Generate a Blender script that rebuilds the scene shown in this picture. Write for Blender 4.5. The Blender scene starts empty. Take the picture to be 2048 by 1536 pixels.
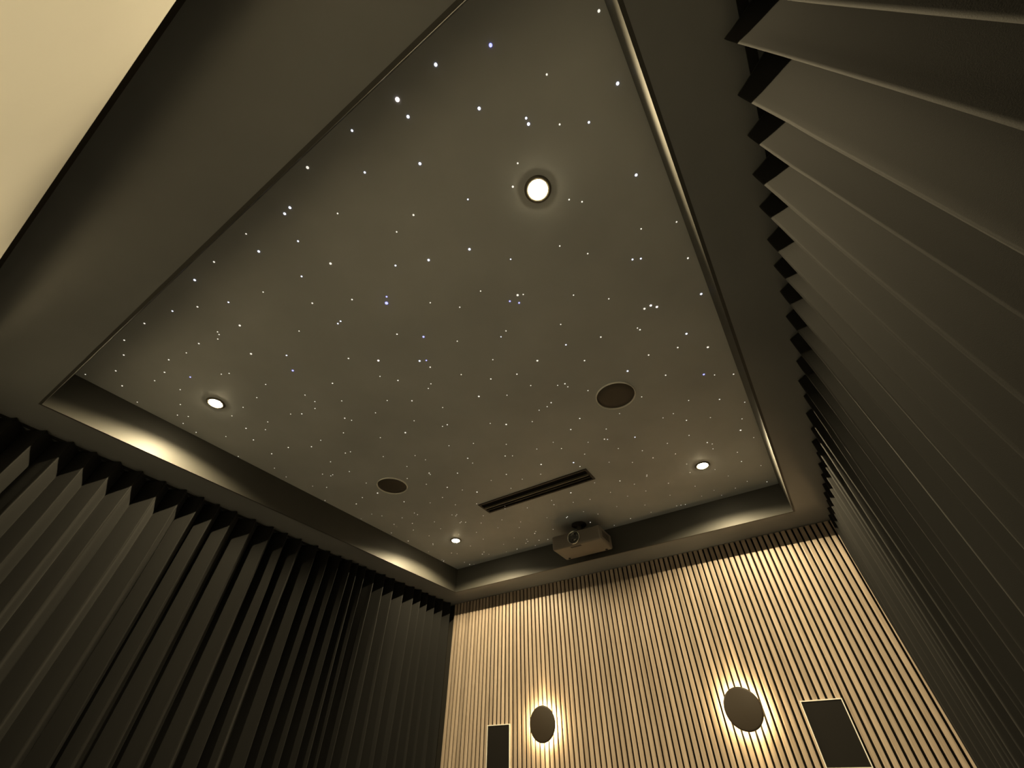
import bpy, bmesh, math, random
from mathutils import Matrix, Vector

SC = bpy.context.scene
COL = SC.collection

# ---------------------------------------------------------------- camera, world, exposure
CZ = 1.15                      # camera height above the floor; room heights below are measured from the camera
K = 1.0913
H = CZ + 1.239 * K             # soffit
ZC = CZ + 1.437 * K                # recessed star ceiling
W = 3.5118                     # front face of the slatted back wall
RIGHT = Vector((0.83575092, 0.54910769, 0.00106949))
DOWN = Vector((-0.38684569, 0.59016552, -0.70855844))
FWD = Vector((-0.38970607, 0.59176464, 0.70565132))
cam_data = bpy.data.cameras.new('camera')
cam = bpy.data.objects.new('camera', cam_data); COL.objects.link(cam)
cam.matrix_world = Matrix((
    (RIGHT.x, -DOWN.x, -FWD.x, 0.0),
    (RIGHT.y, -DOWN.y, -FWD.y, 0.0),
    (RIGHT.z, -DOWN.z, -FWD.z, CZ),
    (0, 0, 0, 1)))
cam_data.sensor_width = 36.0
cam_data.lens = 812.28 / 2048 * 36.0
cam_data.clip_start = 0.02
SC.camera = cam

world = bpy.data.worlds.new('night'); SC.world = world; world.use_nodes = True
world.node_tree.nodes['Background'].inputs[0].default_value = (0.01, 0.01, 0.012, 1)
world.node_tree.nodes['Background'].inputs[1].default_value = 0.2
SC.view_settings.view_transform = 'Standard'
SC.view_settings.look = 'None'
SC.view_settings.gamma = 1.0
SC.view_settings.use_curve_mapping = False
SC.view_settings.exposure = 0.0
SC.cycles.max_bounces = 10
SC.cycles.diffuse_bounces = 6

LAMP_W = 95.0                  # watts of each ceiling spot
LAMP_COL = (1.0, 0.80, 0.46)
SCONCE_COL = (1.0, 0.74, 0.36)
LAMPS = [(-0.227, 0.516), (-2.375, 0.511), (-2.370, 2.691), (-0.210, 2.690)]

# ---------------------------------------------------------------- materials
def mat(name, base=(0.5, 0.5, 0.5), rough=0.6, spec=0.5, metal=0.0, sheen=0.0, emit=None, estr=0.0, coat=0.0):
    m = bpy.data.materials.new(name); m.use_nodes = True
    b = m.node_tree.nodes['Principled BSDF']
    b.inputs['Base Color'].default_value = (*base, 1)
    b.inputs['Roughness'].default_value = rough
    b.inputs['Specular IOR Level'].default_value = spec
    b.inputs['Metallic'].default_value = metal
    b.inputs['Sheen Weight'].default_value = sheen
    b.inputs['Coat Weight'].default_value = coat
    if emit:
        b.inputs['Emission Color'].default_value = (*emit, 1)
        b.inputs['Emission Strength'].default_value = estr
    return m

def noise_bump(m, scale=300.0, strength=0.1, dist=0.001, color_var=0.0, detail=4.0):
    nt = m.node_tree; b = nt.nodes['Principled BSDF']
    tc = nt.nodes.new('ShaderNodeTexCoord'); n = nt.nodes.new('ShaderNodeTexNoise')
    n.inputs['Scale'].default_value = scale; n.inputs['Detail'].default_value = detail
    nt.links.new(tc.outputs['Object'], n.inputs['Vector'])
    bp = nt.nodes.new('ShaderNodeBump'); bp.inputs['Strength'].default_value = strength
    bp.inputs['Distance'].default_value = dist
    nt.links.new(n.outputs['Fac'], bp.inputs['Height']); nt.links.new(bp.outputs['Normal'], b.inputs['Normal'])
    if color_var:
        base = list(b.inputs['Base Color'].default_value)
        n2 = nt.nodes.new('ShaderNodeTexNoise'); n2.inputs['Scale'].default_value = 2.3; n2.inputs['Detail'].default_value = 3
        nt.links.new(tc.outputs['Object'], n2.inputs['Vector'])
        r = nt.nodes.new('ShaderNodeValToRGB')
        r.color_ramp.elements[0].position = 0.3; r.color_ramp.elements[1].position = 0.7
        r.color_ramp.elements[0].color = (*[c * (1 - color_var) for c in base[:3]], 1)
        r.color_ramp.elements[1].color = (*[c * (1 + color_var) for c in base[:3]], 1)
        nt.links.new(n2.outputs['Fac'], r.inputs['Fac']); nt.links.new(r.outputs['Color'], b.inputs['Base Color'])
    return m

def wood_material():
    m = mat('oak_slats', (0.5, 0.3, 0.15), 0.42, 0.4)
    nt = m.node_tree; b = nt.nodes['Principled BSDF']; L = nt.links
    tc = nt.nodes.new('ShaderNodeTexCoord')
    sep = nt.nodes.new('ShaderNodeSeparateXYZ'); L.new(tc.outputs['Object'], sep.inputs[0])
    # one tone per slat
    sub = nt.nodes.new('ShaderNodeMath'); sub.operation = 'SUBTRACT'; sub.inputs[1].default_value = SLAT_X0
    div = nt.nodes.new('ShaderNodeMath'); div.operation = 'DIVIDE'; div.inputs[1].default_value = 0.04
    flo = nt.nodes.new('ShaderNodeMath'); flo.operation = 'FLOOR'
    L.new(sep.outputs['X'], sub.inputs[0]); L.new(sub.outputs[0], div.inputs[0]); L.new(div.outputs[0], flo.inputs[0])
    wn = nt.nodes.new('ShaderNodeTexWhiteNoise'); wn.noise_dimensions = '1D'; L.new(flo.outputs[0], wn.inputs['W'])
    # grain stretched along the slat, shifted per slat
    mp = nt.nodes.new('ShaderNodeCombineXYZ')
    mx = nt.nodes.new('ShaderNodeMath'); mx.operation = 'MULTIPLY'; mx.inputs[1].default_value = 60.0
    mz = nt.nodes.new('ShaderNodeMath'); mz.operation = 'MULTIPLY'; mz.inputs[1].default_value = 2.2
    sh = nt.nodes.new('ShaderNodeMath'); sh.operation = 'MULTIPLY_ADD'; sh.inputs[1].default_value = 37.0
    L.new(sep.outputs['X'], mx.inputs[0]); L.new(sep.outputs['Z'], mz.inputs[0])
    L.new(wn.outputs['Value'], sh.inputs[0]); L.new(mz.outputs[0], sh.inputs[2])
    L.new(mx.outputs[0], mp.inputs[0]); L.new(sh.outputs[0], mp.inputs[2])
    n = nt.nodes.new('ShaderNodeTexNoise'); n.inputs['Scale'].default_value = 1.0; n.inputs['Detail'].default_value = 6
    n.inputs['Roughness'].default_value = 0.65; n.inputs['Distortion'].default_value = 0.6
    L.new(mp.outputs[0], n.inputs['Vector'])
    r = nt.nodes.new('ShaderNodeValToRGB'); e = r.color_ramp.elements
    e[0].position = 0.28; e[0].color = (0.34, 0.265, 0.20, 1)
    e[1].position = 0.72; e[1].color = (0.56, 0.465, 0.385, 1)
    x = e.new(0.5); x.color = (0.47, 0.38, 0.30, 1)
    L.new(n.outputs['Fac'], r.inputs['Fac'])
    hsv = nt.nodes.new('ShaderNodeHueSaturation')
    v = nt.nodes.new('ShaderNodeMapRange'); v.inputs['To Min'].default_value = 0.84; v.inputs['To Max'].default_value = 1.14
    L.new(wn.outputs['Value'], v.inputs['Value']); L.new(v.outputs['Result'], hsv.inputs['Value'])
    L.new(r.outputs['Color'], hsv.inputs['Color']); L.new(hsv.outputs['Color'], b.inputs['Base Color'])
    bp = nt.nodes.new('ShaderNodeBump'); bp.inputs['Strength'].default_value = 0.12; bp.inputs['Distance'].default_value = 0.001
    L.new(n.outputs['Fac'], bp.inputs['Height']); L.new(bp.outputs['Normal'], b.inputs['Normal'])
    return m

SLAT_X0 = -3.0202
M = {}
M['soffit'] = noise_bump(mat('soffit_satin_black', (0.20, 0.208, 0.215), 0.27, 0.5), 7.0, 0.05, 0.002, 0.06)
M['starceil'] = noise_bump(mat('star_ceiling_paint', (0.42, 0.44, 0.455), 0.55, 0.4), 9.0, 0.06, 0.002, 0.08)
M['lip'] = noise_bump(mat('tray_edge_paint', (0.048, 0.047, 0.042), 0.5, 0.4), 40.0, 0.10, 0.001, 0.10)
M['wall'] = noise_bump(mat('dark_wall_paint', (0.030, 0.028, 0.024), 0.8, 0.3), 30.0, 0.1, 0.001)
M['carpet'] = noise_bump(mat('grey_carpet', (0.23, 0.238, 0.245), 0.95, 0.2), 400.0, 0.5, 0.004, 0.15)
M['screen'] = noise_bump(mat('screen_fabric', (0.42, 0.41, 0.38), 0.85, 0.2), 1200.0, 0.05, 0.0005, 0.05)
M['black'] = noise_bump(mat('matt_black', (0.012, 0.011, 0.010), 0.7, 0.3), 200.0, 0.1, 0.001)
M['felt'] = noise_bump(mat('black_felt', (0.008, 0.007, 0.006), 0.95, 0.1), 600.0, 0.4, 0.001)
M['wood'] = wood_material()
M['curtain'] = noise_bump(mat('charcoal_curtain', (0.0085, 0.0086, 0.0084), 0.8, 0.25, sheen=0.055), 700.0, 0.25, 0.0008)
M['curtain'].node_tree.nodes['Principled BSDF'].inputs['Sheen Roughness'].default_value = 0.4
M['bezel'] = mat('cream_bezel', (0.88, 0.86, 0.80), 0.4, 0.5)
M['grille'] = noise_bump(mat('speaker_grille', (0.008, 0.007, 0.006), 0.7, 0.25), 900.0, 0.6, 0.001)
M['sgrille'] = noise_bump(mat('ceiling_speaker_grille', (0.070, 0.058, 0.045), 0.55, 0.4), 900.0, 0.4, 0.001)
M['ring'] = mat('pale_trim_ring', (0.92, 0.90, 0.86), 0.3, 0.5)
M['lamptrim'] = mat('lamp_trim', (0.10, 0.09, 0.07), 0.35, 0.5)
M['lens'] = mat('lamp_lens', (0.9, 0.85, 0.7), 0.3, 0.5, emit=(1.0, 0.83, 0.50), estr=210.0)
M['sconce'] = noise_bump(mat('sconce_disc', (0.044, 0.033, 0.022), 0.5, 0.4), 60.0, 0.05, 0.001)
M['sconce_led'] = mat('sconce_led', (0.9, 0.85, 0.7), 0.4, 0.5, emit=SCONCE_COL, estr=130.0)
M['projector'] = noise_bump(mat('projector_shell', (0.17, 0.15, 0.13), 0.4, 0.5), 500.0, 0.1, 0.0005)
M['projdark'] = mat('projector_dark', (0.02, 0.018, 0.016), 0.5, 0.4)
M['glass'] = mat('projector_glass', (0.01, 0.012, 0.012), 0.06, 0.8, coat=1.0)
M['chrome'] = mat('lens_rim', (0.7, 0.68, 0.62), 0.22, 0.5, metal=1.0)
M['steel'] = mat('dark_bracket', (0.03, 0.028, 0.025), 0.4, 0.5, metal=0.6)
STAR_COL = {'w': (1.0, 0.93, 0.80), 'c': (0.80, 0.84, 1.0), 'b': (0.28, 0.30, 1.0), 'p': (1.0, 0.84, 0.80)}
STAR_STR = {'w': 1.0, 'c': 1.5, 'b': 2.4, 'p': 2.2}
for k in STAR_COL:
    M['star_' + k] = mat('star_point_' + k, (0.8, 0.8, 0.8), 0.3, 0.5, emit=STAR_COL[k], estr=STAR_STR[k])

# ---------------------------------------------------------------- mesh helpers
def obj(name, bm, m, parent=None, smooth=False, loc=None):
    me = bpy.data.meshes.new(name)
    bmesh.ops.recalc_face_normals(bm, faces=bm.faces[:])
    bm.to_mesh(me); bm.free()
    if smooth:
        for p in me.polygons: p.use_smooth = True
    for x in (m if isinstance(m, (list, tuple)) else [m]): me.materials.append(x)
    o = bpy.data.objects.new(name, me); COL.objects.link(o)
    if loc: o.location = loc
    if parent: o.parent = parent
    return o

def empty(name, loc=(0, 0, 0)):
    o = bpy.data.objects.new(name, None); COL.objects.link(o); o.location = loc
    o.empty_display_size = 0.05
    return o

def tag(o, label, cat, group=None):
    o['label'] = label; o['category'] = cat
    if group: o['group'] = group
    return o

def struct(o):
    o['kind'] = 'structure'; return o

def box(bm, x0, x1, y0, y1, z0, z1):
    vs = [bm.verts.new(p) for p in ((x0,y0,z0),(x1,y0,z0),(x1,y1,z0),(x0,y1,z0),(x0,y0,z1),(x1,y0,z1),(x1,y1,z1),(x0,y1,z1))]
    fs = [bm.faces.new([vs[i] for i in f]) for f in ((0,3,2,1),(4,5,6,7),(0,1,5,4),(1,2,6,5),(2,3,7,6),(3,0,4,7))]
    return vs, fs

def boxm(*a, bevel=0.0, seg=2):
    bm = bmesh.new(); box(bm, *a)
    if bevel: bmesh.ops.bevel(bm, geom=bm.edges[:], offset=bevel, segments=seg, affect='EDGES', profile=0.5)
    return bm

def lathe(bm, prof, axis='Z', seg=48, centre=(0, 0, 0), close=False):
    """prof: list of (radius, height); revolved round the axis"""
    rings = []
    for r, h in prof:
        ring = []
        if r < 1e-6:
            p = (0, 0, h)
            ring = [bm.verts.new(ax(p, axis, centre))]
        else:
            for i in range(seg):
                a = 2 * math.pi * i / seg
                ring.append(bm.verts.new(ax((r * math.cos(a), r * math.sin(a), h), axis, centre)))
        rings.append(ring)
    n = len(rings)
    for j in range(n if close else n - 1):
        A, B = rings[j], rings[(j + 1) % n]
        for i in range(seg):
            k = (i + 1) % seg
            if len(A) == 1 and len(B) == 1: break
            if len(A) == 1: bm.faces.new((A[0], B[i], B[k]))
            elif len(B) == 1: bm.faces.new((A[i], A[k], B[0]))
            else: bm.faces.new((A[i], A[k], B[k], B[i]))
    return rings

def ax(p, axis, c):
    x, y, z = p
    if axis == 'Z': q = (x, y, z)
    elif axis == 'Y': q = (x, z, y)
    else: q = (z, x, y)
    return (q[0] + c[0], q[1] + c[1], q[2] + c[2])

# ---------------------------------------------------------------- room shell
XL, XR, YF, YB = -2.7820, 0.1890, -0.0290, 3.2297      # edges of the ceiling recess
X0, X1, Y0, Y1 = -3.16, 0.545, -0.40, 3.54              # faces of the walls
TH = 0.10
struct(obj('floor', boxm(X0 - TH, X1 + TH, Y0 - TH, Y1 + TH, -0.1, 0.0), M['carpet']))
struct(obj('wall_left', boxm(X0 - TH, X0, Y0 - TH, Y1 + TH, 0.0, ZC + 0.2), M['wall']))
struct(obj('wall_right', boxm(X1, X1 + TH, Y0 - TH, Y1 + TH, 0.0, ZC + 0.2), M['wall']))
struct(obj('wall_back', boxm(X0, X1, Y1, Y1 + TH, 0.0, ZC + 0.2), M['wall']))
struct(obj('wall_front', boxm(X0, X1, Y0 - TH, Y0, 0.0, ZC + 0.2), M['wall']))

def ring_slab(x0, x1, y0, y1, hx0, hx1, hy0, hy1, z0, z1):
    """a slab with a rectangular hole, one closed mesh"""
    bm = bmesh.new()
    def lay(z):
        o = [bm.verts.new(p + (z,)) for p in ((x0, y0), (x1, y0), (x1, y1), (x0, y1))]
        i = [bm.verts.new(p + (z,)) for p in ((hx0, hy0), (hx1, hy0), (hx1, hy1), (hx0, hy1))]
        return o, i
    a, b = lay(z0), lay(z1)
    for k in range(4):
        j = (k + 1) % 4
        bm.faces.new((a[0][k], a[1][k], a[1][j], a[0][j]))
        bm.faces.new((b[0][k], b[0][j], b[1][j], b[1][k]))
        bm.faces.new((a[0][k], a[0][j], b[0][j], b[0][k]))
        bm.faces.new((a[1][k], b[1][k], b[1][j], a[1][j]))
    return bm

LIPT = 0.012
struct(obj('ceiling', ring_slab(X0, X1, Y0, Y1, XL - LIPT, XR + LIPT, YF - LIPT, YB + LIPT, H, ZC + 0.2), M['soffit']))
struct(obj('ceiling.001', boxm(XL - LIPT, XR + LIPT, YF - LIPT, YB + LIPT, ZC, ZC + 0.2), M['starceil']))
# painted boards that face the four sides of the recess
trims = [(XL - LIPT, XL, YF - LIPT, YB + LIPT), (XR, XR + LIPT, YF - LIPT, YB + LIPT),
         (XL, XR, YF - LIPT, YF), (XL, XR, YB, YB + LIPT)]
for i, (a, b, c, d) in enumerate(trims):
    struct(obj('trim_%d' % (i + 1), boxm(a, b, c, d, H - 0.0005, ZC - 0.0002), M['lip']))

# ---------------------------------------------------------------- slatted wood panelling on the back wall
def slat_top(x):
    """height of the panel's outline: its two upper corners are rounded"""
    r = 0.0; zt = H - 0.0025
    xa, xb = SLAT_X0 + 0.005, SLAT_X0 + 0.04 * 86 - 0.0065
    if x < xa + r: return zt - r + math.sqrt(max(r * r - (xa + r - x) ** 2, 0))
    if x > xb - r: return zt - r + math.sqrt(max(r * r - (x - xb + r) ** 2, 0))
    return zt

panel = empty('slat_panel', (SLAT_X0 + 1.72, W, 0.0))
tag(panel, 'light oak vertical slat panelling with black gaps covering the back wall', 'wall panelling')
inv = Vector(panel.location)
bm = bmesh.new()
GAP = 0.0128; Zb = 0.01
for k in range(86):
    xs = [SLAT_X0 + 0.04 * k + GAP / 2 + (0.04 - GAP) * t / 5 for t in range(6)]
    yf, yb = W, W + 0.013
    fr = []; bk = []
    tops = [slat_top(x) for x in xs]
    c = 0.0012
    f_b = [bm.verts.new((x, yf + (c if i in (0, 5) else 0), Zb)) for i, x in enumerate(xs)]
    f_t = [bm.verts.new((x, yf + (c if i in (0, 5) else 0), z)) for i, (x, z) in enumerate(zip(xs, tops))]
    b_b = [bm.verts.new((x, yb, Zb)) for x in xs]
    b_t = [bm.verts.new((x, yb, z)) for x, z in zip(xs, tops)]
    for i in range(5):
        bm.faces.new((f_b[i], f_b[i+1], f_t[i+1], f_t[i]))
        bm.faces.new((f_t[i], f_t[i+1], b_t[i+1], b_t[i]))
        bm.faces.new((b_b[i], b_t[i], b_t[i+1], b_b[i+1]))
        bm.faces.new((f_b[i], b_b[i], b_b[i+1], f_b[i+1]))
    bm.faces.new((f_b[0], f_t[0], b_t[0], b_b[0])); bm.faces.new((f_b[5], b_b[5], b_t[5], f_t[5]))
slats = obj('slats', bm, M['wood'], panel); slats.location = -inv
bk = obj('felt_backing', boxm(SLAT_X0 + 0.008, SLAT_X0 + 3.432, W + 0.0132, W + 0.0222, Zb, H - 0.06), M['felt'], panel)
bk.location = -inv
bk2 = obj('felt_backing', boxm(SLAT_X0 + 0.06, SLAT_X0 + 3.38, W + 0.0132, W + 0.0222, H - 0.0598, H - 0.006), M['felt'], panel)
bk2.location = -inv

# ---------------------------------------------------------------- curtains
def curtain(name, xf, depth, fronts, label, seed):
    """a wave-fold curtain hung along the y axis; the folds' fronts stand at xf"""
    rnd = random.Random(seed)
    n = 14
    sgn = 1 if depth > 0 else -1
    cols = []
    for i in range(len(fronts) - 1):
        p = fronts[i + 1] - fronts[i]
        for j in range(n):
            t = j / n
            cols.append((fronts[i], p, t, i))
    cols.append((fronts[-1], 0.1, 0.0, len(fronts) - 1))
    ph = [rnd.uniform(0, 6.28) for _ in fronts]; am = [rnd.uniform(0.82, 1.0) for _ in fronts]
    dr = [rnd.uniform(-0.5, 0.5) for _ in fronts]
    fa = [rnd.uniform(0.0, 0.010) for _ in fronts]
    zs = [H - 0.006, H - 0.012, H - 0.03, H - 0.06, H - 0.11] + [H - 0.11 - (H - 0.13) * k / 26 for k in range(1, 27)]
    bm = bmesh.new(); grid = []
    for z in zs:
        row = []
        u = (H - z)
        for (y, p, t, i) in cols:
            k = min(i + 1, len(fronts) - 1)
            bulge = 0.060 * p
            yy = y + p * t - bulge * math.sin(4 * math.pi * t)
            # fold shape drifts a little down the drop
            w0 = 0.010 * math.sin(1.1 * u + ph[i]) + 0.012 * dr[i] * u * 0.5
            w1 = 0.010 * math.sin(1.1 * u + ph[k]) + 0.012 * dr[k] * u * 0.5
            yy += (w0 * (1 - t) + w1 * t) * min(1, u / 0.4)
            d = 0.5 - 0.5 * math.cos(2 * math.pi * t)
            amp = abs(depth) * (am[i] * (1 - t) + am[k] * t)
            front = fa[i] * (1 - t) + fa[k] * t
            head = 1.0 - 0.16 * math.exp(-u / 0.02)
            x = xf + sgn * (front + 0.14 * abs(depth) * (1 - head) + amp * d * head)
            x += sgn * 0.006 * math.sin(2.3 * u + ph[i] * (1 - t) + ph[k] * t) * min(1, u / 0.3)
            row.append(bm.verts.new((x, yy, z)))
        grid.append(row)
    for a in range(len(grid) - 1):
        for b in range(len(cols) - 1):
            bm.faces.new((grid[a][b], grid[a][b+1], grid[a+1][b+1], grid[a+1][b]))
    root = empty(name, (xf + depth / 2, (fronts[0] + fronts[-1]) / 2, 0.0))
    tag(root, label, 'curtain')
    o = obj('fabric', bm, M['curtain'], root, smooth=True); o.location = -Vector(root.location)
    sm = o.modifiers.new('thickness', 'SOLIDIFY'); sm.thickness = 0.0025; sm.offset = 0
    xm = xf + depth / 2
    tr = obj('curtain_track', boxm(xm - 0.012, xm + 0.012, fronts[0], fronts[-1], H - 0.006, H - 0.001), M['black'], root)
    tr.location = -Vector(root.location)
    return root

LF = [-0.30, -0.18, -0.06, 0.066, 0.186, 0.296, 0.416, 0.535, 0.667, 0.79, 0.903, 1.01, 1.13, 1.27, 1.41, 1.53, 1.65, 1.80, 1.92, 2.03,
      2.14, 2.215, 2.30, 2.41, 2.52, 2.64, 2.77, 2.89, 2.99, 3.09, 3.20, 3.31, 3.43]
RF = [-0.30, -0.17, -0.04, 0.08, 0.19, 0.285, 0.388, 0.53, 0.648, 0.768, 0.885, 1.02, 1.14, 1.27, 1.41, 1.55, 1.70, 1.84, 1.97, 2.12, 2.27,
      2.40, 2.53, 2.66, 2.80, 2.93, 3.05, 3.17, 3.29, 3.41]
curtain('curtain', -2.997, -0.12, LF, 'charcoal wave-fold curtain along the left side wall, further from the viewer', 3)
curtain('curtain', 0.3805, 0.12, RF, 'charcoal wave-fold curtain along the right side wall, its big folds nearest the viewer', 8)

# ---------------------------------------------------------------- projection screen on the front wall
SY = -0.345
ST = CZ + 0.345 * 1.239 / 0.3775
scr = empty('projection_screen', (-1.31, SY, 0.0))
tag(scr, 'large pale projection screen on the front wall, lit warm cream', 'projection screen')
sv = Vector(scr.location)
o = obj('screen_fabric', boxm(-2.96, 0.34, SY - 0.010, SY, 0.62, ST, bevel=0.003), M['screen'], scr); o.location = -sv
o = obj('back_frame', boxm(-2.94, 0.32, SY - 0.0395, SY - 0.0102, 0.64, ST - 0.02), M['black'], scr); o.location = -sv

# ---------------------------------------------------------------- downlights
def spot(name, loc, watts, size_deg, blend, radius, direction=(0, 0, -1), col=LAMP_COL, parent=None):
    l = bpy.data.lights.new(name, 'SPOT'); l.energy = watts; l.color = col
    l.spot_size = math.radians(size_deg); l.spot_blend = blend; l.shadow_soft_size = radius
    o = bpy.data.objects.new(name, l); COL.objects.link(o)
    o.location = loc
    o.rotation_euler = Vector(direction).to_track_quat('-Z', 'Y').to_euler()
    if parent: o.parent = parent
    return o

def downlight():
    root = empty('downlight', (0, 0, 0))
    bm = bmesh.new()
    lathe(bm, [(0.034, 0.0), (0.0345, -0.0035), (0.0375, -0.006), (0.045, -0.005), (0.0495, -0.002), (0.050, 0.0)], seg=48)
    obj('trim_ring', bm, M['lamptrim'], root, smooth=True)
    bm = bmesh.new()
    lathe(bm, [(0.0338, -0.0005), (0.033, -0.0058), (0.028, -0.0085), (0.017, -0.0100), (0.0, -0.0105)], seg=40)
    obj('lens', bm, M['lens'], root, smooth=True)
    return root

LAMP_LABELS = ['downlight closest to the viewer, the biggest and brightest of the four warm ceiling spots',
               'warm recessed downlight at the left end of the starry ceiling, near the lit tray edge',
               'warm recessed downlight in the ceiling corner over the left end of the slatted wall',
               'warm recessed downlight right of the projector, over the right end of the slatted wall']

def copy_tree(o, parent=None):
    c = o.copy(); COL.objects.link(c); c.parent = parent
    for ch in [x for x in bpy.data.objects if x.parent == o]: copy_tree(ch, c)
    return c

d0 = downlight()
for i, (x, y) in enumerate(LAMPS):
    d = d0 if i == 0 else copy_tree(d0)
    d.location = (x, y, ZC)
    tag(d, LAMP_LABELS[i], 'downlight', 'recessed ceiling downlights')
    spot('downlight_beam', (x, y, ZC - 0.0125), LAMP_W, 158, 0.30, 0.005)

# ---------------------------------------------------------------- round in-ceiling speakers
def ceiling_speaker():
    root = empty('ceiling_speaker')
    bm = bmesh.new()
    lathe(bm, [(0.1053, 0.0), (0.1053, -0.0070), (0.1066, -0.0090), (0.1086, -0.0090), (0.1098, -0.0070), (0.1100, 0.0)], seg=72)
    obj('trim_ring', bm, M['ring'], root, smooth=True)
    bm = bmesh.new()
    lathe(bm, [(0.1038, -0.0005), (0.1030, -0.0022), (0.06, -0.0034), (0.0, -0.0038)], seg=72)
    obj('grille', bm, M['sgrille'], root, smooth=True)
    return root
cs = ceiling_speaker(); cs.location = (-0.429, 1.711, ZC)
tag(cs, 'round in-ceiling speaker with a thin pale ring, the nearer and larger-looking one', 'speaker', 'round ceiling speakers')
c2 = copy_tree(cs); c2.location = (-2.175, 1.714, ZC)
tag(c2, 'round in-ceiling speaker with thin pale ring, farther one above the left curtain side', 'speaker', 'round ceiling speakers')

# ---------------------------------------------------------------- linear air slot
vx0, vx1, vy0, vy1 = -1.820, -0.893, 2.286, 2.439
vent = empty('air_vent', ((vx0 + vx1) / 2, (vy0 + vy1) / 2, ZC))
tag(vent, 'long narrow black slot vent in the ceiling in front of the projector', 'vent')
def at(o, root): o.location = -Vector(root.location); return o
bm = ring_slab(vx0, vx1, vy0, vy1, vx0 + 0.014, vx1 - 0.014, vy0 + 0.014, vy1 - 0.014, ZC - 0.006, ZC - 0.0003)
at(obj('frame', bm, M['projdark'], vent), vent)
at(obj('slot_back', boxm(vx0 + 0.014, vx1 - 0.014, vy0 + 0.014, vy1 - 0.014, ZC - 0.0012, ZC - 0.0003), M['felt'], vent), vent)
bm = bmesh.new()
vs, _ = box(bm, vx0 + 0.014, vx1 - 0.014, 2.346, 2.355, ZC - 0.016, ZC - 0.0014)
at(obj('blade', bm, M['lamptrim'], vent), vent)
bm = bmesh.new(); box(bm, vx0 + 0.014, vx1 - 0.014, 2.383, 2.390, ZC - 0.010, ZC - 0.0014)
at(obj('blade', bm, M['projdark'], vent), vent)

# ---------------------------------------------------------------- projector hung under the recess
pz0, pz1 = CZ + 1.361, CZ + 1.475
px0, px1, py0, py1 = -1.526, -1.104, 2.916, 3.159
pr = empty('projector', ((px0 + px1) / 2, (py0 + py1) / 2, pz0))
tag(pr, 'dark grey ceiling projector with round lens hanging above the slatted wall', 'projector')
at(obj('body', boxm(px0, px1, py0, py1, pz0, pz1, bevel=0.014, seg=4), M['projector'], pr, smooth=True), pr)
lx, lz = -1.325, CZ + 1.4190
bm = bmesh.new()
lathe(bm, [(0.0, 0.0), (0.0535, 0.0), (0.0535, -0.017), (0.052, -0.020), (0.0485, -0.019), (0.048, -0.004), (0.0, -0.004)], axis='Y', seg=56, centre=(lx, py0 + 0.006, lz))
lensb = at(obj('lens_barrel', bm, M['chrome'], pr, smooth=True), pr)
bm = bmesh.new()
lathe(bm, [(0.0475, -0.0045), (0.0465, -0.013), (0.030, -0.011), (0.029, -0.006), (0.022, -0.010), (0.012, -0.0125), (0.0, -0.0135)], axis='Y', seg=56, centre=(lx, py0 + 0.006, lz))
g = obj('lens_glass', bm, M['glass'], lensb, smooth=True)
at(obj('front_slot', boxm(lx - 0.048, lx + 0.042, py0 + 0.016, py0 + 0.040, pz0 - 0.0012, pz0 + 0.001), M['projdark'], pr), pr)
for sx in (px0 + 0.045, px1 - 0.045):
    bm = bmesh.new(); lathe(bm, [(0.0, 0.0), (0.009, 0.0), (0.010, 0.006), (0.0, 0.006)][::1], seg=20, centre=(sx, py1 - 0.03, pz0 - 0.0055))
    at(obj('foot', bm, M['projdark'], pr, smooth=True), pr)
bm = bmesh.new()
for k in range(9):
    box(bm, px1 - 0.0008, px1 + 0.0008, py0 + 0.05 + 0.015 * k, py0 + 0.058 + 0.015 * k, pz0 + 0.03, pz1 - 0.03)
at(obj('side_vent', bm, M['projdark'], pr), pr)
bm = bmesh.new()
lathe(bm, [(0.0, pz1 - 0.001), (0.055, pz1 - 0.001), (0.055, pz1 + 0.008), (0.019, pz1 + 0.010), (0.019, ZC - 0.012), (0.060, ZC - 0.010), (0.062, ZC - 0.0005), (0.0, ZC - 0.0005)], seg=40, centre=(-1.315, 3.018, 0))
mt = at(obj('ceiling_mount', bm, M['steel'], pr, smooth=True), pr)
bm = bmesh.new()
box(bm, -1.445, -1.185, 3.010, 3.026, pz1 - 0.001, pz1 + 0.006)
box(bm, -1.323, -1.307, 2.950, 3.090, pz1 - 0.0008, pz1 + 0.0058)
at(obj('mount_arm', bm, M['steel'], pr), pr)

# ---------------------------------------------------------------- wall speakers
def wall_speaker(x0, x1, z0, z1, label):
    root = empty('wall_speaker', ((x0 + x1) / 2, W, z0))
    tag(root, label, 'speaker', 'rectangular speakers on the slatted wall')
    bm = bmesh.new(); b = 0.0058
    y0, y1 = W - 0.012, W - 0.0003
    for q in ((x0, x1, z1 - b, z1), (x0, x1, z0, z0 + b), (x0, x0 + b, z0 + b, z1 - b), (x1 - b, x1, z0 + b, z1 - b)):
        box(bm, q[0], q[1], y0, y1, q[2], q[3])
    at(obj('bezel', bm, M['bezel'], root), root)
    at(obj('grille', boxm(x0 + b, x1 - b, W - 0.0085, W - 0.0004, z0 + b, z1 - b), M['grille'], root), root)
    return root
wall_speaker(-2.543, -2.322, CZ + 0.072, CZ + 0.366, 'black wall speaker with thin cream edge, left of the left round wall lamp')
wall_speaker(-0.243, -0.0245, CZ + 0.076, CZ + 0.373, 'black wall speaker with thin cream edge, right of the right round wall lamp')

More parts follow.
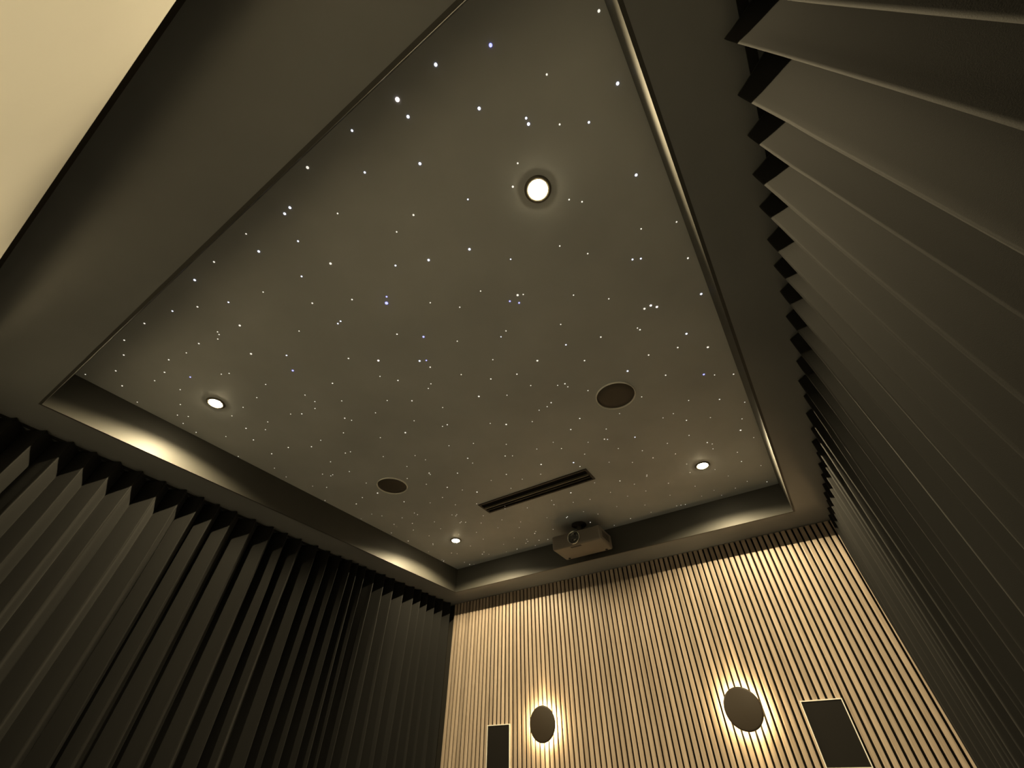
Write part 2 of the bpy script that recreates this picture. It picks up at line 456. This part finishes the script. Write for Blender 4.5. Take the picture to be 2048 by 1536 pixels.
# ---------------------------------------------------------------- round halo sconces
def sconce(x, z, label):
    root = empty('wall_sconce', (x, W, z))
    tag(root, label, 'wall lamp', 'round halo lamps on the slatted wall')
    bm = bmesh.new()
    lathe(bm, [(0.0, -0.052), (0.100, -0.052), (0.108, -0.050), (0.111, -0.046), (0.1105, -0.041), (0.104, -0.040), (0.0, -0.040)], axis='Y', seg=72)
    obj('disc', bm, M['sconce'], root, smooth=True)
    bm = bmesh.new()
    lathe(bm, [(0.0, -0.0395), (0.040, -0.0395), (0.042, -0.0005), (0.0, -0.0005)], axis='Y', seg=40)
    obj('wall_mount', bm, M['black'], root, smooth=True)
    bm = bmesh.new()
    lathe(bm, [(0.072, -0.0395), (0.098, -0.0395), (0.098, -0.036), (0.072, -0.036)], axis='Y', seg=72, close=True)
    obj('led_ring', bm, M['sconce_led'], root)
    # added fill spots behind the disc, brightening the wall above and below
    spot('wall_fill_up', (x, W - 0.036, z + 0.098), 5.0, 60, 1.0, 0.012, direction=(0, 0.055, 1), col=SCONCE_COL)
    spot('wall_fill_down', (x, W - 0.036, z - 0.098), 3.0, 60, 1.0, 0.012, direction=(0, 0.055, -1), col=SCONCE_COL)
    return root
sconce(-2.003, CZ + 0.347, 'round brown wall lamp with bright halo, left one, beside the narrow wall speaker')
sconce(-0.563, CZ + 0.352, 'round brown wall lamp with bright halo, right one, beside the wider wall speaker')

# ---------------------------------------------------------------- fibre-optic stars
STARS = '''-0.424,0.028,4,p,795,199 -0.969,0.517,4,b,773,606 -0.123,0.078,3,b,981,91 -0.276,0.028,3,c,871,130 -0.236,0.178,3,c,958,217 -0.134,0.293,3,c,1057,248
0.133,0.348,3,c,1235,167 -0.428,0.077,3,c,816,234 -0.487,0.194,3,c,840,327 0.087,0.612,3,c,1272,350 -0.533,0.517,3,c,939,499 -0.802,0.001,3,w,615,335
-0.691,0.466,3,c,857,520 -0.490,0.785,3,w,1035,590 -0.963,0.050,3,c,580,415 -0.997,0.053,3,c,570,428 -1.018,0.269,3,w,661,527 -0.050,1.134,3,p,1301,611
-0.078,1.135,3,w,1289,617 -0.031,1.155,3,p,1314,614 0.142,1.193,3,c,1402,588 -1.204,0.087,3,c,518,503 -0.961,0.736,3,b,847,673 -0.607,1.140,3,w,1075,721
-1.075,0.835,3,c,839,722 0.031,1.366,3,c,1373,667 -1.237,0.726,3,p,757,721 -0.275,1.438,3,c,1255,742 0.090,1.498,3,w,1416,694 -1.530,0.019,3,c,389,560
-0.987,1.187,3,w,958,793 -1.592,0.247,3,w,480,651 0.028,1.664,3,b,1408,749 -1.633,0.544,3,b,586,741 -1.703,0.370,3,w,502,708 -0.996,1.454,3,w,1012,849
-1.518,1.200,3,w,811,865 -1.033,1.901,3,w,1082,929 -0.854,1.994,3,c,1147,925 0.084,2.223,3,w,1481,860 -1.569,1.949,3,w,954,984 -1.037,2.309,3,w,1142,986
-2.149,1.586,3,w,755,986 0.153,0.177,2,w,1198,21 -0.132,0.276,2,c,1052,236 0.022,0.390,2,c,1178,245 -0.274,0.419,2,w,1026,373 -0.598,0.009,2,c,704,261
-0.657,0.114,2,c,730,345 -0.620,0.306,2,w,827,430 -0.036,0.893,2,c,1265,519 -0.008,0.907,2,c,1282,517 -0.814,0.413,2,c,791,531 -0.533,0.792,2,b,1020,603
-0.505,0.820,2,b,1038,606 0.143,1.004,2,w,1376,517 -1.045,0.143,2,c,596,482 -0.946,0.495,2,b,773,594 -1.076,0.426,2,w,704,599 -1.159,0.243,2,c,603,553
-0.296,1.174,2,w,1201,674 -0.448,1.128,2,c,1132,690 -0.134,1.231,2,w,1280,659 -1.050,0.660,2,w,794,668 -1.229,0.347,2,w,625,606 -1.204,0.474,2,c,681,642
-1.224,0.476,2,c,676,647 -0.420,1.262,2,w,1169,721 -1.046,0.850,2,b,853,721 -0.736,1.161,2,w,1034,748 -1.060,0.893,2,w,860,734 -1.388,0.018,2,w,428,524
-0.154,1.395,2,w,1297,710 -0.862,1.118,2,w,982,758 -0.026,1.424,2,w,1355,695 -0.571,1.349,2,w,1130,768 -1.345,0.639,2,w,697,717 -1.518,0.152,2,c,457,605
-1.254,0.873,2,w,796,761 -0.130,1.567,2,w,1331,750 -0.698,1.434,2,w,1102,805 -1.573,0.467,2,c,573,711 -1.649,0.093,2,w,395,614 -1.300,1.022,2,w,824,802
-1.543,0.708,2,w,665,767 0.150,1.742,2,w,1467,748 -0.630,1.632,2,w,1160,837 -1.760,0.046,2,c,345,622 -1.272,1.276,2,w,895,849 -0.716,1.691,2,w,1142,859
-1.845,0.203,2,w,398,687 0.048,1.892,2,w,1439,799 -1.930,0.012,2,w,289,647 -1.706,0.924,2,w,689,836 -0.594,1.878,2,w,1209,878 -0.146,1.968,2,w,1373,840
-0.439,1.957,2,c,1270,874 -1.872,0.772,2,w,604,828 -1.170,1.702,2,w,1010,912 -2.064,0.178,2,w,337,719 -1.376,1.596,2,w,935,916 -2.108,0.007,2,w,249,680
-2.095,0.294,2,b,380,754 -2.167,0.208,2,w,329,744 -2.209,0.047,2,w,247,710 -0.840,2.055,2,w,1160,933 -0.104,2.238,2,w,1415,885 -1.278,1.876,2,w,1013,949
-1.533,1.692,2,w,915,946 -2.079,0.993,2,w,623,893 -1.685,1.591,2,w,858,946 -2.242,0.679,2,w,492,857 -2.355,0.073,2,w,232,742 -2.202,0.923,2,w,576,895
-2.306,0.765,2,w,507,880 -2.445,0.138,2,w,244,772 -0.696,2.351,2,w,1240,962 -1.700,1.790,2,w,894,975 -2.342,0.907,2,w,544,908 0.022,2.552,2,w,1483,923
-1.214,2.390,2,w,1108,1009 -2.081,1.773,2,w,808,1003 -1.218,2.604,2,w,1135,1033 -2.388,1.609,2,w,712,1008 -1.231,2.614,2,w,1133,1035 0.112,2.893,2,w,1534,964
-1.115,2.780,2,w,1181,1045 -1.566,2.710,2,w,1069,1067 -1.534,2.863,2,w,1096,1079 -1.601,2.836,2,w,1078,1080 -1.845,2.883,2,w,1034,1098 -2.154,2.807,2,w,965,1108
-2.385,2.929,2,w,939,1129 -0.027,0.218,1,w,1094,149 -0.055,0.346,1,w,1119,248 -0.221,0.367,1,w,1035,327 -0.426,0.369,1,c,936,399 -0.135,0.561,1,w,1138,399
-0.101,0.592,1,w,1164,404 -0.243,0.692,1,w,1119,492 -0.426,0.636,1,c,1021,519 -0.714,0.318,1,w,793,464 -0.169,0.777,1,w,1175,507 0.035,0.796,1,w,1282,458
-0.840,0.155,1,w,675,427 0.150,0.841,1,w,1353,444 -0.606,0.686,1,w,961,582 -0.469,0.795,1,w,1046,589 -0.298,0.911,1,w,1147,590 -0.726,0.701,1,w,919,614
-0.815,0.616,1,w,861,606 -0.184,1.007,1,w,1218,598 -0.413,1.013,1,w,1122,649 -0.633,0.912,1,w,1012,662 -0.670,0.927,1,c,1002,674 -1.180,0.021,1,w,492,468
-0.850,0.839,1,w,915,682 -0.140,1.216,1,w,1275,656 -0.780,1.019,1,w,985,719 -1.352,0.202,1,w,526,584 -0.966,1.014,1,w,922,749 -0.721,1.266,1,w,1061,771
-1.401,0.409,1,w,598,662 -0.607,1.339,1,w,1115,771 -0.569,1.376,1,w,1136,773 -1.133,0.981,1,w,862,768 -0.860,1.259,1,w,1014,790 -1.308,0.804,1,w,760,753
-1.166,0.999,1,w,856,777 -0.496,1.457,1,w,1176,781 -0.731,1.450,1,w,1094,813 -0.781,1.451,1,w,1078,820 -1.200,1.151,1,w,885,815 -0.284,1.652,1,w,1283,794
-1.407,0.950,1,w,774,801 0.071,1.697,1,w,1429,750 -1.708,0.213,1,w,435,664 -1.717,0.225,1,w,438,669 -0.862,1.513,1,w,1065,843 -1.065,1.398,1,w,981,847
-1.747,0.236,1,w,436,678 -0.432,1.714,1,w,1239,827 -1.608,0.821,1,w,683,802 -1.403,1.149,1,w,828,842 -0.089,1.813,1,w,1377,801 -1.531,0.985,1,w,751,825
-1.304,1.273,1,w,885,853 -1.731,0.687,1,w,610,790 -0.547,1.797,1,w,1212,858 -0.189,1.873,1,w,1347,827 -1.730,0.747,1,w,630,803 -0.247,1.877,1,w,1326,836
-1.830,0.529,1,w,532,769 -1.688,0.957,1,w,703,840 -0.857,1.741,1,w,1106,884 -1.776,0.783,1,w,630,817 -1.098,1.607,1,w,1012,888 -1.910,0.385,1,w,458,747
-1.255,1.494,1,w,947,887 -1.950,0.201,1,w,373,706 -0.686,1.853,1,w,1176,884 -0.580,1.890,1,c,1215,879 -1.947,0.367,1,w,443,748 0.153,1.987,1,w,1489,804
-1.390,1.433,1,w,898,891 -0.972,1.746,1,w,1074,898 -0.846,1.822,1,w,1123,897 -0.030,2.017,1,w,1421,835 -1.672,1.155,1,w,761,875 -1.957,0.562,1,w,513,795
-1.924,0.740,1,w,581,828 -1.132,1.725,1,w,1025,912 -1.815,1.008,1,w,687,866 -0.563,2.008,1,w,1237,897 -0.756,1.950,1,w,1169,908 -0.173,2.111,1,w,1378,871
0.112,2.122,1,w,1484,838 -0.302,2.118,1,w,1334,887 -1.627,1.398,1,w,830,911 -0.451,2.107,1,w,1284,901 -1.382,1.654,1,w,945,926 -2.088,0.567,1,w,486,815
-1.604,1.466,1,w,851,920 -2.088,0.712,1,w,535,844 -1.981,0.982,1,w,641,880 -0.667,2.111,1,w,1218,924 -1.797,1.299,1,w,767,913 -1.926,1.155,1,w,701,904
-2.229,0.313,1,w,360,779 -0.423,2.215,1,w,1306,916 -0.547,2.193,1,w,1265,925 -0.295,2.249,1,w,1351,908 -0.083,2.268,1,w,1425,888 -1.962,1.147,1,w,691,906
-1.091,1.995,1,w,1082,948 -2.205,0.574,1,w,464,832 -2.269,0.210,1,w,309,761 -1.752,1.458,1,w,814,933 -2.161,0.746,1,w,531,859 -0.092,2.320,1,w,1426,898
-1.223,1.981,1,w,1044,958 -1.690,1.608,1,w,861,949 0.133,2.336,1,w,1507,875 -1.402,1.881,1,w,982,961 -2.345,0.372,1,w,361,809 -2.112,1.159,1,w,661,923
-0.270,2.395,1,w,1373,928 -1.848,1.561,1,w,814,957 -0.845,2.281,1,w,1189,966 0.022,2.436,1,w,1475,904 -0.522,2.380,1,w,1294,950 -1.347,2.035,1,w,1022,976
-2.409,0.446,1,w,377,833 -0.528,2.393,1,w,1293,952 -1.791,1.683,1,w,853,968 -2.101,1.298,1,w,699,943 -2.447,0.408,1,w,355,830 -1.636,1.873,1,w,925,980
-2.410,0.659,1,w,452,873 -2.507,0.002,1,w,171,749 -0.281,2.503,1,w,1380,945 -0.631,2.441,1,w,1268,968 -2.515,0.238,1,w,275,804 -2.494,0.462,1,w,366,847
-2.220,1.264,1,w,666,949 -0.138,2.555,1,w,1430,939 -2.115,1.453,1,w,732,966 -2.514,0.544,1,w,392,865 -2.241,1.266,1,w,661,952 -2.269,1.223,1,w,645,948
-0.807,2.453,1,w,1221,985 -0.438,2.554,1,w,1337,966 -1.814,1.876,1,w,885,995 -1.198,2.328,1,w,1103,1001 -0.598,2.567,1,w,1292,982 -0.966,2.463,1,w,1180,999
-1.668,2.078,1,w,953,1008 -1.083,2.435,1,w,1146,1004 -0.728,2.565,1,w,1255,992 -2.467,1.011,1,w,549,936 -2.538,0.812,1,w,476,913 0.114,2.666,1,w,1522,931
-0.085,2.679,1,w,1456,952 -1.518,2.216,1,w,1010,1012 -1.804,2.006,1,w,911,1010 -1.936,1.886,1,w,860,1006 -0.300,2.689,1,w,1390,972 -1.398,2.326,1,w,1055,1016
-1.539,2.246,1,w,1010,1017 -2.495,1.115,1,w,572,954 -2.380,1.345,1,w,653,975 -0.478,2.712,1,w,1340,990 -2.446,1.283,1,w,625,972 -2.283,1.571,1,w,725,995
-0.849,2.661,1,w,1234,1013 0.004,2.816,1,w,1494,963 -1.083,2.600,1,w,1167,1023 -0.208,2.813,1,w,1428,981 -0.672,2.750,1,w,1290,1010 -1.735,2.249,1,w,966,1032
-1.888,2.126,1,w,914,1029 -1.921,2.110,1,w,904,1030 -0.299,2.845,1,w,1403,992 -0.080,2.862,1,w,1471,976 -1.907,2.138,1,w,912,1032 -1.354,2.534,1,w,1094,1035
-1.010,2.690,1,w,1196,1028 -2.134,1.936,1,w,829,1026 -1.656,2.378,1,w,1004,1040 -2.132,1.967,1,w,835,1029 -0.180,2.907,1,w,1443,990 -2.535,1.455,1,w,650,1001
-0.486,2.887,1,w,1353,1012 -0.457,2.892,1,w,1362,1010 -1.555,2.483,1,w,1041,1044 -0.428,2.901,1,w,1371,1009 -1.932,2.234,1,w,923,1044 -0.672,2.876,1,w,1302,1024
-1.817,2.333,1,w,962,1046 -1.909,2.259,1,w,931,1044 -1.950,2.243,1,w,920,1046 -2.263,1.942,1,w,804,1036 -2.104,2.124,1,w,869,1044 -2.409,1.775,1,w,743,1028
-2.368,1.837,1,w,764,1032 -0.835,2.888,1,w,1261,1037 -1.614,2.557,1,w,1039,1055 -1.756,2.469,1,w,996,1055 -2.261,2.050,1,w,825,1047 -1.409,2.727,1,w,1106,1059
-0.982,2.925,1,w,1228,1051 -2.531,1.783,1,w,722,1037 -1.542,2.685,1,w,1071,1063 -2.140,2.239,1,w,881,1058 -2.390,1.985,1,w,788,1049 -1.943,2.442,1,w,953,1065
-2.333,2.138,1,w,827,1060 -2.081,2.391,1,w,917,1068 -1.748,2.689,1,w,1028,1076 -1.677,2.770,1,w,1054,1079 -1.971,2.571,1,w,966,1078 -2.299,2.284,1,w,858,1072
-2.515,2.080,1,w,783,1066 -1.690,2.806,1,w,1056,1083 -1.722,2.827,1,w,1052,1086 -1.886,2.741,1,w,1007,1088 -1.680,2.909,1,w,1071,1091 -2.506,2.263,1,w,817,1082
-2.138,2.619,1,w,941,1092 -2.372,2.414,1,w,866,1087 -2.384,2.429,1,w,866,1089 -1.953,2.881,1,w,1013,1104 -2.116,2.780,1,w,968,1104 -2.108,2.842,1,w,978,1108
-2.362,2.643,1,w,903,1106 -2.509,2.514,1,w,857,1103 -2.331,2.681,1,w,914,1107 -2.523,2.707,1,w,884,1119 -2.526,2.736,1,w,888,1121 -2.393,2.863,1,w,929,1124
-2.538,2.745,1,w,885,1123 -2.350,2.948,1,w,949,1129'''

LAND = [('the brightest near downlight', 1075, 378), ('the left downlight', 432, 805), ('the far corner downlight', 912, 1080),
        ('the right downlight', 1405, 930), ('the larger round speaker', 1232, 789), ('the smaller round speaker', 783, 970),
        ('the slot vent', 1085, 978), ('the projector', 1165, 1080)]
SIZE = {1: 'tiny', 2: 'small', 3: 'bright', 4: 'brightest'}
CNAME = {'w': 'white', 'c': 'cool-white', 'b': 'blue', 'p': 'pinkish-white'}
RAD = {1: 0.0029, 2: 0.0037, 3: 0.0049, 4: 0.0068}
ORD = ['nearest', 'second-nearest', 'third-nearest', 'fourth-nearest', 'fifth-nearest', 'sixth-nearest', 'seventh-nearest', 'eighth-nearest']
stars = [s.split(',') for s in STARS.split()]
stars = [(float(a) * K, float(b) * K, int(k), c, int(px), int(py)) for a, b, k, c, px, py in stars]

def dome(bm, r, c=(0, 0, 0)):
    lathe(bm, [(r, -0.0002), (r * 0.9, -r * 0.34), (r * 0.55, -r * 0.58), (0.0, -r * 0.68)], seg=12, centre=c)

def key(s):
    best = min(LAND, key=lambda l: math.hypot(l[1] - s[4], l[2] - s[5]))
    dx, dy = s[4] - best[1], s[5] - best[2]
    a = math.degrees(math.atan2(-dy, dx)) % 360
    dirs = ['right of', 'above right of', 'above', 'above left of', 'left of', 'below left of', 'below', 'below right of']
    return (s[2], s[3], dirs[int((a + 22.5) // 45) % 8], best[0])

solo = stars[:300]; rest = stars[300:]
groups = {}
for i, s in enumerate(solo): groups.setdefault(key(s), []).append(i)
lab = {}
for k, idx in groups.items():
    b = [l for l in LAND if l[0] == k[3]][0]
    idx.sort(key=lambda i: math.hypot(solo[i][4] - b[1], solo[i][5] - b[2]))
    for n, i in enumerate(idx):
        t = '%s %s star light %s %s' % (SIZE[k[0]], CNAME[k[1]], k[2], k[3])
        if len(idx) > 1:
            t += ', %s of %d such' % (ORD[n] if n < len(idx) - 1 else 'farthest', len(idx)) if n < 8 or n == len(idx) - 1 else ''
        lab[i] = t
protos = {}
for i, (x, y, k, c, px, py) in enumerate(solo):
    if (k, c) not in protos:
        bm = bmesh.new(); dome(bm, RAD[k])
        o = obj('star_light', bm, M['star_' + c], smooth=True); protos[(k, c)] = o
    else:
        o = protos[(k, c)].copy(); COL.objects.link(o)
    o.location = (x, y, ZC)
    tag(o, lab[i], 'star light', 'fibre-optic star lights in the ceiling')
bm = bmesh.new()
for (x, y, k, c, px, py) in rest: dome(bm, RAD[k], (x, y, ZC))
o = obj('star_lights', bm, M['star_w'], smooth=True); o['kind'] = 'stuff'
tag(o, 'scatter of the faintest far star points in the ceiling around the projector end', 'star lights', 'fibre-optic star lights in the ceiling')
